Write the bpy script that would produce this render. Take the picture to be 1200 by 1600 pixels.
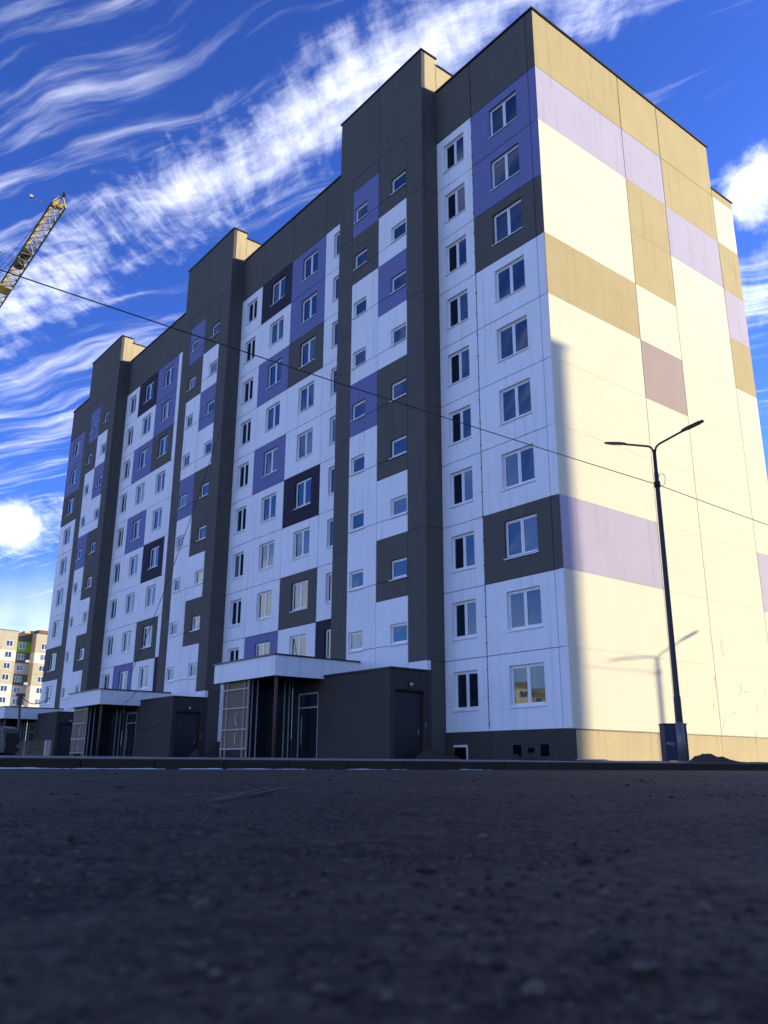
import bpy, math, random
import numpy as np
from mathutils import Vector, Matrix
random.seed(7)
R = math.radians
for o in list(bpy.data.objects): bpy.data.objects.remove(o)
scene = bpy.context.scene
col = scene.collection

# ------------------------------------------------------------------ camera
CAM = Vector((19.236, -23.606, -0.05))
RV = Vector((0.62449411, 0.78101651, 0.00450851)); UV = Vector((0.22143635, -0.18258836, 0.95792872)); FW = Vector((-0.74898134, 0.59722249, 0.2869708))
FPX = 1324.537
cd = bpy.data.cameras.new('camera'); camo = bpy.data.objects.new('camera', cd); col.objects.link(camo)
cd.sensor_fit = 'VERTICAL'; cd.sensor_height = 24; cd.lens = FPX/1600*24
cd.clip_start = 0.02; cd.clip_end = 5000
camo.matrix_world = Matrix(((RV.x, UV.x, -FW.x, CAM.x), (RV.y, UV.y, -FW.y, CAM.y), (RV.z, UV.z, -FW.z, CAM.z), (0, 0, 0, 1)))
cd.dof.use_dof = True; cd.dof.focus_distance = 30; cd.dof.aperture_fstop = 4.5
scene.camera = camo
scene.cycles.max_bounces = 5; scene.cycles.diffuse_bounces = 3; scene.cycles.glossy_bounces = 3; scene.cycles.transmission_bounces = 2
scene.render.resolution_x = 768; scene.render.resolution_y = 1024

# ------------------------------------------------------------------ light
SUN_AZ, SUN_EL = 68.0, 13.0            # azimuth measured from +X towards +Y
SX, SY, SZ = math.cos(R(SUN_EL))*math.cos(R(SUN_AZ)), math.cos(R(SUN_EL))*math.sin(R(SUN_AZ)), math.sin(R(SUN_EL))
sl = bpy.data.lights.new('sun', 'SUN'); sl.energy = 3.95; sl.angle = R(0.53); sl.color = (1.0, 0.87, 0.58)
so = bpy.data.objects.new('sun', sl); col.objects.link(so)
so.rotation_euler = Vector((SX, SY, SZ)).to_track_quat('Z', 'Y').to_euler(); so.location = (60, 80, 60)

world = bpy.data.worlds.new('World'); scene.world = world; world.use_nodes = True
wt = world.node_tree; wt.nodes.clear()
def N(t, kind, **kw):
    n = t.nodes.new(kind)
    for k, v in kw.items(): setattr(n, k, v)
    return n
def mathn(t, op, a, b=None, c=None, clamp=False):
    n = N(t, 'ShaderNodeMath', operation=op, use_clamp=clamp)
    for i, v in enumerate((a, b, c)):
        if v is None: continue
        if isinstance(v, (int, float)): n.inputs[i].default_value = v
        else: t.links.new(v, n.inputs[i])
    return n.outputs[0]
def smooth(t, v, lo, hi, a=0.0, b=1.0):
    n = N(t, 'ShaderNodeMapRange', interpolation_type='SMOOTHSTEP')
    n.inputs[1].default_value = lo; n.inputs[2].default_value = hi; n.inputs[3].default_value = a; n.inputs[4].default_value = b
    t.links.new(v, n.inputs[0]); return n.outputs[0]
def noise(t, vec, scale, detail=6, rough=0.55, dist=0.0, out=0, lac=2.0):
    n = N(t, 'ShaderNodeTexNoise'); n.inputs['Scale'].default_value = scale; n.inputs['Detail'].default_value = detail
    n.inputs['Roughness'].default_value = rough; n.inputs['Distortion'].default_value = dist; n.inputs['Lacunarity'].default_value = lac
    if vec is not None: t.links.new(vec, n.inputs['Vector'])
    return n.outputs[out]
def mixc(t, fac, a, b, mode='MIX'):
    n = N(t, 'ShaderNodeMix', data_type='RGBA', blend_type=mode)
    for sock, v in ((n.inputs[0], fac), (n.inputs[6], a), (n.inputs[7], b)):
        if isinstance(v, (int, float)): sock.default_value = v
        elif isinstance(v, tuple): sock.default_value = (*v, 1) if len(v) == 3 else v
        else: t.links.new(v, sock)
    return n.outputs[2]
sky = N(wt, 'ShaderNodeTexSky', sky_type='NISHITA'); sky.sun_disc = False
sky.sun_elevation = R(SUN_EL); sky.sun_rotation = R(90-SUN_AZ); sky.altitude = 200; sky.air_density = 1.0; sky.dust_density = 0.6; sky.ozone_density = 2.0
hs = N(wt, 'ShaderNodeHueSaturation'); hs.inputs['Hue'].default_value = 0.505; hs.inputs['Saturation'].default_value = 1.0; hs.inputs['Value'].default_value = 1.0
gm_ = N(wt, 'ShaderNodeGamma'); gm_.inputs[1].default_value = 1.3
wt.links.new(mixc(wt, 1.0, sky.outputs[0], (.70*.16, 1.02*.16, 1.72*.16), 'MULTIPLY'), gm_.inputs[0])
wt.links.new(mixc(wt, 1.0, gm_.outputs[0], (4.4, 4.35, 4.25), 'MULTIPLY'), hs.inputs['Color'])
tc = N(wt, 'ShaderNodeTexCoord'); DIR = tc.outputs['Generated']
sp = N(wt, 'ShaderNodeSeparateXYZ'); wt.links.new(DIR, sp.inputs[0])
zc = mathn(wt, 'MAXIMUM', sp.outputs[2], 0.0); zd = mathn(wt, 'ADD', zc, 0.1)
px_ = mathn(wt, 'DIVIDE', sp.outputs[0], zd); py_ = mathn(wt, 'DIVIDE', sp.outputs[1], zd)
cb = N(wt, 'ShaderNodeCombineXYZ'); wt.links.new(px_, cb.inputs[0]); wt.links.new(py_, cb.inputs[1]); P = cb.outputs[0]
def warp(vec, scale, amt, seed):
    mp = N(wt, 'ShaderNodeMapping'); mp.inputs['Location'].default_value = (seed, seed*1.7, seed*.3); wt.links.new(vec, mp.inputs[0])
    c = noise(wt, mp.outputs[0], scale, 3, 0.5, 0, 1)
    s = N(wt, 'ShaderNodeVectorMath', operation='SUBTRACT'); wt.links.new(c, s.inputs[0]); s.inputs[1].default_value = (.5, .5, .5)
    m = N(wt, 'ShaderNodeVectorMath', operation='SCALE'); wt.links.new(s.outputs[0], m.inputs[0]); m.inputs['Scale'].default_value = amt
    a = N(wt, 'ShaderNodeVectorMath', operation='ADD'); wt.links.new(vec, a.inputs[0]); wt.links.new(m.outputs[0], a.inputs[1]); return a.outputs[0]
def stretched(vec, ang, sx, sy, seed):
    mp = N(wt, 'ShaderNodeMapping', vector_type='TEXTURE'); mp.inputs['Rotation'].default_value = (0, 0, R(ang)); mp.inputs['Scale'].default_value = (sx, sy, 1); mp.inputs['Location'].default_value = (seed, seed*.6, seed*.2)
    wt.links.new(vec, mp.inputs[0]); return mp.outputs[0]
BANK = -(-1.07)*math.sin(R(15))+.46*math.cos(R(15))-0.0
Pw = warp(P, 1.1, 0.32, 3.1)
Pw2 = warp(Pw, 6.0, 0.035, 9.4)
f1 = noise(wt, stretched(Pw2, 27, 1.0, 0.10, 1.3), 2.4, 5, 0.58)         # long streaks
f2 = noise(wt, stretched(Pw2, -48, 0.26, 0.07, 5.2), 2.8, 4, 0.6)        # feathery cross fibres
f3 = noise(wt, stretched(Pw2, 20, 1.0, 0.55, 7.7), 12.0, 5, 0.64)
band = noise(wt, stretched(P, 24, 2.0, 0.5, 2.35), 1.25, 2, 0.5)
veil = mathn(wt, 'MULTIPLY', smooth(wt, mathn(wt, 'ADD', f1, mathn(wt, 'MULTIPLY', mathn(wt, 'SUBTRACT', band, 0.5), 0.8)), 0.48, 0.90), 0.46)
# one broad mackerel bank of cirrus lies across the sky along a straight track
dt = N(wt, 'ShaderNodeVectorMath', operation='DOT_PRODUCT'); wt.links.new(Pw, dt.inputs[0]); dt.inputs[1].default_value = (-math.sin(R(15)), math.cos(R(15)), 0)
s_ = mathn(wt, 'SUBTRACT', dt.outputs['Value'], BANK)
def bank(off, w): return smooth(wt, mathn(wt, 'ABSOLUTE', mathn(wt, 'SUBTRACT', s_, off)), w, 0.0)
m1 = mathn(wt, 'MAXIMUM', bank(0.0, 0.17), mathn(wt, 'MULTIPLY', mathn(wt, 'MAXIMUM', bank(-.62, .2), bank(.75, .25)), 0.8))
tex = mathn(wt, 'ADD', mathn(wt, 'MULTIPLY', f2, 0.32), mathn(wt, 'ADD', mathn(wt, 'MULTIPLY', f1, 0.22), mathn(wt, 'MULTIPLY', f3, 0.46)))
dense = mathn(wt, 'MULTIPLY', smooth(wt, mathn(wt, 'ADD', tex, mathn(wt, 'MULTIPLY', mathn(wt, 'MULTIPLY', m1, smooth(wt, noise(wt, P, 3.2, 2, .5), .12, .55)), 0.36)), 0.62, 1.04), 0.60)
cir = mathn(wt, 'SUBTRACT', 1.0, mathn(wt, 'MULTIPLY', mathn(wt, 'SUBTRACT', 1.0, veil), mathn(wt, 'SUBTRACT', 1.0, dense)))
# heaped clouds: noise thresholded harder where a cloud stands
cn = noise(wt, DIR, 13.0, 6, 0.6)
def puff(d, r0, r1):
    v = N(wt, 'ShaderNodeVectorMath', operation='DISTANCE'); wt.links.new(DIR, v.inputs[0]); v.inputs[1].default_value = d
    return smooth(wt, v.outputs['Value'], r1, r0)
pf = puff((-0.335, 0.75, 0.57), 0.0, 0.085)
for d, a, b in (((-0.943, 0.235, 0.243), 0.0, 0.062), ((-0.275, 0.775, 0.585), 0.0, 0.10), ((-0.95, 0.16, 0.225), 0.02, 0.09), ((-0.5, -0.8, 0.16), 0.05, 0.2), ((-0.85, -0.5, 0.15), 0.05, 0.2), ((0.2, -0.9, 0.35), 0.05, 0.3)):
    pf = mathn(wt, 'MAXIMUM', pf, puff(d, a, b))
cum = smooth(wt, mathn(wt, 'ADD', mathn(wt, 'MULTIPLY', cn, 1.1), mathn(wt, 'MULTIPLY', pf, 0.62)), 0.78, 1.2)
low = mathn(wt, 'MULTIPLY', smooth(wt, sp.outputs[2], 0.24, 0.10), smooth(wt, noise(wt, DIR, 5.0, 4, 0.55), 0.38, 0.62))
cloud = mathn(wt, 'MAXIMUM', mathn(wt, 'MAXIMUM', cir, cum), mathn(wt, 'MULTIPLY', low, 0.5), clamp=True)
CLOUDC = (6.6, 6.8, 7.5)
mixed = mixc(wt, cloud, hs.outputs[0], CLOUDC)
bg = N(wt, 'ShaderNodeBackground'); bg.inputs['Strength'].default_value = 0.12
wt.links.new(mixed, bg.inputs['Color'])
world.cycles.sampling_method = 'MANUAL'; world.cycles.sample_map_resolution = 256
wo = N(wt, 'ShaderNodeOutputWorld'); wt.links.new(bg.outputs[0], wo.inputs[0])

vs = scene.view_settings; vs.view_transform = 'Standard'; vs.look = 'None'; vs.exposure = 1.32; vs.gamma = 1.0

# ------------------------------------------------------------------ helpers
def at(x, y, D):
    d = FW*FPX + RV*(x-600) - UV*(y-800)
    fh = Vector((FW.x, FW.y, 0)).normalized()
    return CAM + d*(D/d.dot(fh))
def tag(o, label=None, cat=None, group=None, kind=None):
    if label: o['label'] = label
    if cat: o['category'] = cat
    if group: o['group'] = group
    if kind: o['kind'] = kind
    return o
def link(o, parent=None):
    col.objects.link(o)
    if parent is not None:
        o.parent = parent; o.matrix_parent_inverse = Matrix.Translation(-Vector(WLOC.get(parent.name, (0, 0, 0))))
    return o
WLOC = {}
def empty(name, loc=(0, 0, 0)):
    o = bpy.data.objects.new(name, None); o.empty_display_size = .3; o.location = loc; col.objects.link(o); WLOC[o.name] = tuple(loc); return o
class MB:
    def __init__(s): s.v = []; s.f = []; s.m = []; s.sm = []
    def quad(s, pts, mi=0, smooth=False):
        b = len(s.v); s.v += [tuple(p) for p in pts]; s.f.append(tuple(range(b, b+len(pts)))); s.m.append(mi); s.sm.append(smooth); return s
    def box(s, x0, x1, y0, y1, z0, z1, mi=0):
        x0, x1 = min(x0, x1), max(x0, x1); y0, y1 = min(y0, y1), max(y0, y1)
        b = len(s.v); s.v += [(x, y, z) for z in (z0, z1) for y in (y0, y1) for x in (x0, x1)]
        for q in ((0, 2, 3, 1), (4, 5, 7, 6), (0, 1, 5, 4), (2, 6, 7, 3), (0, 4, 6, 2), (1, 3, 7, 5)):
            s.f.append(tuple(b+i for i in q)); s.m.append(mi); s.sm.append(False)
        return s
    def tube(s, pts, r, n=8, mi=0, caps=True):
        pts = [Vector(p) for p in pts]; rr = r if isinstance(r, (list, tuple)) else [r]*len(pts)
        rings = []
        for i, p in enumerate(pts):
            t = (pts[min(i+1, len(pts)-1)]-pts[max(i-1, 0)]).normalized()
            a = t.orthogonal().normalized() if abs(t.z) > .95 else t.cross(Vector((0, 0, 1))).normalized()
            if abs(t.z) > .95: a = Vector((1, 0, 0))-t*t.x; a.normalize()
            c = t.cross(a)
            b = len(s.v); s.v += [tuple(p+(a*math.cos(k*2*math.pi/n)+c*math.sin(k*2*math.pi/n))*rr[i]) for k in range(n)]; rings.append(b)
        for i in range(len(rings)-1):
            for k in range(n):
                s.f.append((rings[i]+k, rings[i]+(k+1) % n, rings[i+1]+(k+1) % n, rings[i+1]+k)); s.m.append(mi); s.sm.append(n > 5)
        if caps:
            s.f.append(tuple(rings[0]+k for k in reversed(range(n)))); s.m.append(mi); s.sm.append(False)
            s.f.append(tuple(rings[-1]+k for k in range(n))); s.m.append(mi); s.sm.append(False)
        return s
    def beam(s, a, b, w, mi=0): return s.tube([a, b], w*.7071, 4, mi)
    def mesh(s, name, mats):
        me = bpy.data.meshes.new(name); me.from_pydata(s.v, [], s.f)
        for m in (mats if isinstance(mats, (list, tuple)) else [mats]): me.materials.append(m)
        me.polygons.foreach_set('material_index', s.m); me.polygons.foreach_set('use_smooth', s.sm); me.update(); return me
    def build(s, name, mats, parent=None, loc=(0, 0, 0)):
        o = bpy.data.objects.new(name, s.mesh(name, mats)); o.location = loc; return link(o, parent)
def bevel(o, w=.01, seg=2):
    m = o.modifiers.new('bevel', 'BEVEL'); m.width = w; m.segments = seg; m.limit_method = 'ANGLE'; m.angle_limit = R(40); return o

# ------------------------------------------------------------------ materials
def mat(name, rgb, rough=.85, var=.07, vscale=.8, bump=.0, bscale=60., metal=0., spec=.5, streak=0., grain=0., rnd=.03):
    m = bpy.data.materials.new(name); m.use_nodes = True; t = m.node_tree; b = t.nodes['Principled BSDF']
    b.inputs['Roughness'].default_value = rough; b.inputs['Metallic'].default_value = metal; b.inputs['Specular IOR Level'].default_value = spec
    g = N(t, 'ShaderNodeNewGeometry'); pos = g.outputs['Position']
    n1 = noise(t, pos, vscale, 4, .6)
    k = mathn(t, 'ADD', 1-var, mathn(t, 'MULTIPLY', n1, 2*var))
    if streak:
        mp = N(t, 'ShaderNodeMapping'); mp.inputs['Scale'].default_value = (2.2, 2.2, .12); t.links.new(pos, mp.inputs[0])
        k = mathn(t, 'MULTIPLY', k, mathn(t, 'SUBTRACT', 1, mathn(t, 'MULTIPLY', smooth(t, noise(t, mp.outputs[0], 1.6, 3, .6), .5, .8), streak)))
    if grain: k = mathn(t, 'MULTIPLY', k, mathn(t, 'ADD', 1-grain, mathn(t, 'MULTIPLY', noise(t, pos, 22, 2, .7), 2*grain)))
    if rnd:
        oi = N(t, 'ShaderNodeObjectInfo'); k = mathn(t, 'MULTIPLY', k, mathn(t, 'ADD', 1-rnd, mathn(t, 'MULTIPLY', oi.outputs['Random'], 2*rnd)))
    t.links.new(mixc(t, 1.0, rgb, k, 'MULTIPLY'), b.inputs['Base Color'])
    if bump:
        bn = N(t, 'ShaderNodeBump'); bn.inputs['Strength'].default_value = bump; bn.inputs['Distance'].default_value = .02
        t.links.new(noise(t, pos, bscale, 1, .6), bn.inputs['Height']); t.links.new(bn.outputs[0], b.inputs['Normal'])
    return m
def wall(name, rgb, **kw):
    d = dict(rough=.9, var=.07, vscale=.7, bump=.25, bscale=45, streak=.18, grain=.03, rnd=.02, spec=.25); d.update(kw); return mat(name, rgb, **d)
M_WHITE = wall('white_render', (.86, .86, .86))
M_GREY = wall('grey_render', (.106, .100, .088))
M_PURP = wall('violet_render', (.17, .185, .36))
M_VIOL = wall('blackberry_render', (.035, .03, .05))
M_SUN_CREAM = wall('sunlit_cream_render', (.78, .71, .53), streak=.04)  # white render warmed, yellow of the low sun put into the colour
M_SUN_TAN = wall('sunlit_sand_render', (.48, .38, .19), var=.12, grain=.06)  # sunlit version of the grey render, sun's warmth and brightness in the colour
M_SUN_LILAC = wall('sunlit_lilac_render', (.47, .42, .52))  # violet render lightened, the sunlight is in the colour
M_MAUVE = wall('mauve_render', (.40, .31, .29))
M_PLINTH = wall('grey_plinth_render', (.060, .056, .048), var=.15, grain=.08)
M_SUN_SANDPL = wall('sunlit_sand_plinth_render', (.55, .44, .25), var=.12, grain=.08)  # grey of plinth and tower sides recoloured, sunlight painted in
M_CORE = mat('dark_core', (.03, .03, .03), var=0, rnd=0)
M_VENT = mat('vent_shade_black', (.004, .004, .004), var=0, rnd=0, spec=.05)  # flat black painted in for the shade inside the vent openings
M_PVC = mat('white_pvc', (.80, .80, .80), rough=.35, var=.02, rnd=.02)
M_SILL = mat('white_metal_sill', (.75, .75, .76), rough=.4, var=.03, rnd=.02)
M_COPING = mat('dark_metal_coping', (.02, .02, .022), rough=.45, var=.1, spec=.4)
M_BLACK = mat('black_steel', (.012, .012, .014), rough=.5, var=.2, spec=.4)
M_DOOR = mat('dark_steel_door', (.02, .02, .022), rough=.45, var=.15)
M_ALU = mat('aluminium_frame', (.45, .45, .45), rough=.4, var=.1, metal=.3)
M_BOARD = mat('brown_board', (.17, .125, .08), rough=.8, var=.35, vscale=3, grain=.2)
M_BATTEN = mat('dusty_white_batten', (.38, .36, .32), rough=.7, var=.3, vscale=5, rnd=.15)
M_RUST = mat('rusty_steel', (.10, .05, .035), rough=.8, var=.3, vscale=6)
M_GALV = mat('galvanised_steel', (.17, .17, .165), rough=.5, var=.25, vscale=8, metal=.4)
M_LAMP = mat('dark_lamp_paint', (.02, .02, .022), rough=.5, var=.2)
M_CABLE = mat('black_cable', (.01, .01, .01), rough=.6, var=0)
M_KERB = mat('kerb_concrete', (.030, .023, .013), rough=.95, var=.3, vscale=4, bump=.5, bscale=80, grain=.2, rnd=.12)
M_PAVE = mat('dusty_pavement', (.16, .145, .12), rough=.95, var=.25, vscale=1.2, bump=.4, bscale=30, grain=.15)
M_SOIL = mat('dark_soil', (.045, .034, .022), rough=1, var=.35, vscale=5, bump=.8, bscale=25, grain=.3)
M_SNOW = mat('old_snow', (.70, .72, .75), rough=.8, var=.2, vscale=12)
M_YEL = mat('crane_yellow', (.48, .39, .15), rough=.7, var=.55, vscale=2.5)
M_NAVY = mat('navy_sheet', (.008, .014, .05), rough=.5, var=.2, vscale=5)
M_WHITEP = mat('white_paint', (.75, .75, .75), rough=.7, var=.1)
M_WOOD = mat('grey_timber', (.18, .14, .10), rough=.9, var=.3, vscale=6, rnd=.2)
M_PALEW = mat('pale_timber', (.38, .33, .26), rough=.9, var=.25, vscale=6, rnd=.1)
M_BRICKR = mat('red_brown_brick', (.22, .08, .05), rough=.9, var=.25, vscale=3)
M_GREEN = wall('lime_green_render', (.16, .36, .03))
M_LGREY = wall('pale_grey_render', (.42, .42, .42))

def glass(name, dark=(.012, .014, .018), ior=1.75):
    m = bpy.data.materials.new(name); m.use_nodes = True; t = m.node_tree; t.nodes.clear()
    d = N(t, 'ShaderNodeBsdfDiffuse'); g = N(t, 'ShaderNodeBsdfGlossy'); g.inputs['Roughness'].default_value = .02; g.inputs['Color'].default_value = (.74, .88, 1, 1)
    oi = N(t, 'ShaderNodeObjectInfo'); ge = N(t, 'ShaderNodeNewGeometry')
    cur = smooth(t, oi.outputs['Random'], .86, .89)                      # a few panes with pale blinds or paper behind
    t.links.new(mixc(t, mathn(t, 'MULTIPLY', cur, .55), dark, (.20, .21, .22)), d.inputs['Color'])
    fr = N(t, 'ShaderNodeFresnel'); fr.inputs['IOR'].default_value = ior
    bn = N(t, 'ShaderNodeBump'); bn.inputs['Strength'].default_value = .06; bn.inputs['Distance'].default_value = .01
    t.links.new(noise(t, ge.outputs['Position'], 1.6, 2, .5), bn.inputs['Height']); t.links.new(bn.outputs[0], g.inputs['Normal'])
    mx = N(t, 'ShaderNodeMixShader'); t.links.new(fr.outputs[0], mx.inputs[0]); t.links.new(d.outputs[0], mx.inputs[1]); t.links.new(g.outputs[0], mx.inputs[2])
    o = N(t, 'ShaderNodeOutputMaterial'); t.links.new(mx.outputs[0], o.inputs[0]); return m
M_GLASS = glass('window_glass', (.010, .016, .026), ior=1.85)
M_DGLASS = glass('dark_door_glass', ior=1.5)

# asphalt: speckled aggregate, patches and worn tracks
def asphalt():
    m = bpy.data.materials.new('asphalt'); m.use_nodes = True; t = m.node_tree; b = t.nodes['Principled BSDF']
    g = N(t, 'ShaderNodeNewGeometry'); pos = g.outputs['Position']
    vo = N(t, 'ShaderNodeTexVoronoi', feature='F1'); vo.inputs['Scale'].default_value = 110; t.links.new(pos, vo.inputs['Vector'])
    hsv = N(t, 'ShaderNodeSeparateColor'); t.links.new(vo.outputs['Color'], hsv.inputs[0])
    stone = smooth(t, hsv.outputs[0], .70, .98)
    base = mixc(t, smooth(t, noise(t, pos, 1.3, 5, .62), .36, .66), (.011, .009, .0055), (.034, .0265, .0155))
    base = mixc(t, smooth(t, noise(t, pos, 9, 4, .65), .42, .72), base, (.044, .034, .020))
    base = mixc(t, mathn(t, 'MULTIPLY', smooth(t, noise(t, pos, 34, 3, .7), .52, .66), .7), base, (.085, .066, .040))
    base = mixc(t, mathn(t, 'MULTIPLY', smooth(t, noise(t, pos, 21, 3, .7), .52, .66), .8), base, (.006, .005, .0035))
    base = mixc(t, mathn(t, 'MULTIPLY', stone, .6), base, (.11, .088, .052))
    mp = N(t, 'ShaderNodeMapping'); mp.inputs['Rotation'].default_value = (0, 0, R(-10)); mp.inputs['Scale'].default_value = (1.6, .05, 1); t.links.new(pos, mp.inputs[0])
    base = mixc(t, mathn(t, 'MULTIPLY', smooth(t, noise(t, mp.outputs[0], 2.2, 4, .6), .5, .72), .5), base, (.10, .078, .045))
    t.links.new(base, b.inputs['Base Color']); b.inputs['Roughness'].default_value = .8; b.inputs['Specular IOR Level'].default_value = .2
    bn = N(t, 'ShaderNodeBump'); bn.inputs['Strength'].default_value = .7; bn.inputs['Distance'].default_value = .004
    h = mathn(t, 'ADD', mathn(t, 'MULTIPLY', mathn(t, 'SUBTRACT', .6, vo.outputs['Distance']), .8), noise(t, pos, 260, 4, .7))
    t.links.new(h, bn.inputs['Height']); t.links.new(bn.outputs[0], b.inputs['Normal']); return m
M_ASPH = asphalt()

# ------------------------------------------------------------------ ground, road, pavement, kerb
KA, KB = Vector((7.15, -20.33)), Vector((9.46, -7.63)); KD = (KB-KA).normalized(); KN = Vector((KD.y, -KD.x))     # KN points to the road
def kdist(x, y): return (Vector((x, y))-KA).dot(KN)
def road_z(x, y): return -0.105-.004*np.clip((x-KA.x)*KN.x+(y-KA.y)*KN.y, -20, 12)
def vnoise(x, y, sc, seed):
    rs = np.random.RandomState(seed); T = rs.rand(256, 256); x = x*sc; y = y*sc
    xi = np.floor(x).astype(int); yi = np.floor(y).astype(int); fx = x-xi; fy = y-yi; fx = fx*fx*(3-2*fx); fy = fy*fy*(3-2*fy)
    g = lambda a, b: T[a % 256, b % 256]
    return (g(xi, yi)*(1-fx)+g(xi+1, yi)*fx)*(1-fy)+(g(xi, yi+1)*(1-fx)+g(xi+1, yi+1)*fx)*fy
def sheet(name, X, Y, Z, m, kind='structure'):
    nr, nc = X.shape; me = bpy.data.meshes.new(name)
    co = np.stack([X, Y, Z], -1).reshape(-1, 3); idx = np.arange(nr*nc).reshape(nr, nc)
    f = np.stack([idx[:-1, :-1], idx[1:, :-1], idx[1:, 1:], idx[:-1, 1:]], -1).reshape(-1, 4)
    me.from_pydata(co.tolist(), [], f.tolist()); me.materials.append(m); me.polygons.foreach_set('use_smooth', [True]*len(f)); me.update()
    o = bpy.data.objects.new(name, me); col.objects.link(o); return tag(o, kind=kind)
gx, gy = np.meshgrid(np.linspace(-900, 900, 31), np.linspace(-900, 900, 31)); sheet('ground', gx, gy, gx*0-.42, M_PAVE)
# road: fan of rings, fine where the lens lies on the asphalt, and out to the kerb
ang0 = math.atan2(FW.y, FW.x)
rr = np.concatenate([np.geomspace(.12, 9, 520), np.geomspace(9.3, 75, 26)])
aa = np.linspace(-.62, .62, 420); A_, R_ = np.meshgrid(aa, rr)
RX = CAM.x+np.cos(ang0+A_)*R_; RY = CAM.y+np.sin(ang0+A_)*R_
fade = np.clip((9-R_)/4, 0, 1)*np.clip((.62-np.abs(A_))/.05, 0, 1)
dz = (vnoise(RX, RY, 95, 1)-.5)*.0026+(vnoise(RX, RY, 180, 2)-.5)*.0018+(vnoise(RX, RY, 38, 3)-.5)*.003+(vnoise(RX, RY, 6, 4)-.5)*.010
dz2 = (vnoise(RX, RY, 1.3, 5)-.5)*.018
RZ = road_z(RX, RY)+dz*fade+dz2*np.clip((R_-.3)/1.5, 0, 1)*np.clip((14-R_)/4, 0, 1)
sheet('road', RX, RY, RZ, M_ASPH)
gx, gy = np.meshgrid(np.linspace(5, 28, 24), np.linspace(-80, 60, 141))
o = sheet('road', gx, gy, road_z(gx, gy)-.022, M_ASPH)
# pavement between the kerb and the buildings
def pave_z(x, y):
    s = -((x-KA.x)*KN.x+(y-KA.y)*KN.y)
    return .028+.012*np.clip(s, 0, 9)+.0012*np.clip(s-9, 0, 80)
YEND = -3.2
gu, gv = np.meshgrid(np.concatenate([np.linspace(.13, 12, 40), np.linspace(13, 230, 60)]), np.linspace(-60, (YEND-KA.y)/KD.y, 160))
PX = KA.x-KN.x*gu+KD.x*gv; PY = KA.y-KN.y*gu+KD.y*gv
sheet('pavement', PX, PY, pave_z(PX, PY)+(vnoise(PX, PY, 2.1, 8)-.5)*.02*np.clip(gu-.3, 0, 1), M_PAVE)
# yard lane beside the gable, past the end of the kerb
gx, gy = np.meshgrid(np.linspace(-3, 29, 60), np.linspace(YEND-2.2, 90, 120))
sheet('yard_lane', gx, gy, -.10+.22*np.clip((9.5-gx)/5, 0, 1)+(vnoise(gx, gy, 1.7, 9)-.5)*.03, M_PAVE)
kerb = empty('kerb', (KA.x, KA.y, -.1)); tag(kerb, kind='structure')
ks = MB(); ks.box(0, .99, -.07, .07, -.30, .128); kme = ks.mesh('kerb_stone', M_KERB)
L0, L1 = -14, int((YEND-KA.y)/KD.y-.2)
ka = math.atan2(KD.y, KD.x)
for k in range(L0, L1):
    o = bpy.data.objects.new('kerb_stone', kme); p = KA+KD*k
    o.location = (p.x, p.y, -.1+random.uniform(-.004, .004)); o.rotation_euler = (random.uniform(-.012, .012), 0, ka+random.uniform(-.004, .004)); link(o, kerb); bevel(o, .018, 2)
p = KA+KD*L1; ang = ka
for k in range(6):                                          # the kerb bends round to the lane
    o = bpy.data.objects.new('kerb_stone', kme); o.location = (p.x, p.y, -.1-.012*k); o.rotation_euler = (0, 0, ang); link(o, kerb); bevel(o, .018, 2)
    p = p+Vector((math.cos(ang), math.sin(ang)))*.96; ang += .30

# snow left along the foot of the kerb
sb = MB(); NS = 700; ts = np.linspace(-13, 11, NS)
wd = .055*np.clip(vnoise(ts+50, ts*0+.3, 1.1, 31)*.55+vnoise(ts+50, ts*0+.7, 5.3, 32)*.5+vnoise(ts+50, ts*0+.2, 17, 33)*.25-.36-.5*np.clip((ts-2)/9, 0, 1), 0, 1)**.8
for k in range(NS-1):
    if wd[k] < .002 and wd[k+1] < .002: continue
    a = KA+KD*float(ts[k])+KN*.066; b = KA+KD*float(ts[k+1])+KN*.066; w0, w1 = float(wd[k]), float(wd[k+1]); z0 = float(road_z(a.x, a.y)); z1 = float(road_z(b.x, b.y))
    c_ = b+KN*(w1+.004); d_ = a+KN*(w0+.004); e_ = a+KN*w0*.45; f_ = b+KN*w1*.45
    sb.quad([(a.x, a.y, z0+w0*.5), (b.x, b.y, z1+w1*.5), (f_.x, f_.y, z1+w1*.42), (e_.x, e_.y, z0+w0*.42)], 0, True)
    sb.quad([(e_.x, e_.y, z0+w0*.42), (f_.x, f_.y, z1+w1*.42), (c_.x, c_.y, z1-.012), (d_.x, d_.y, z0-.012)], 0, True)
tag(sb.build('snow', M_SNOW), 'thin strip of old snow along the foot of the kerb', 'snow', kind='stuff')

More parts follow.
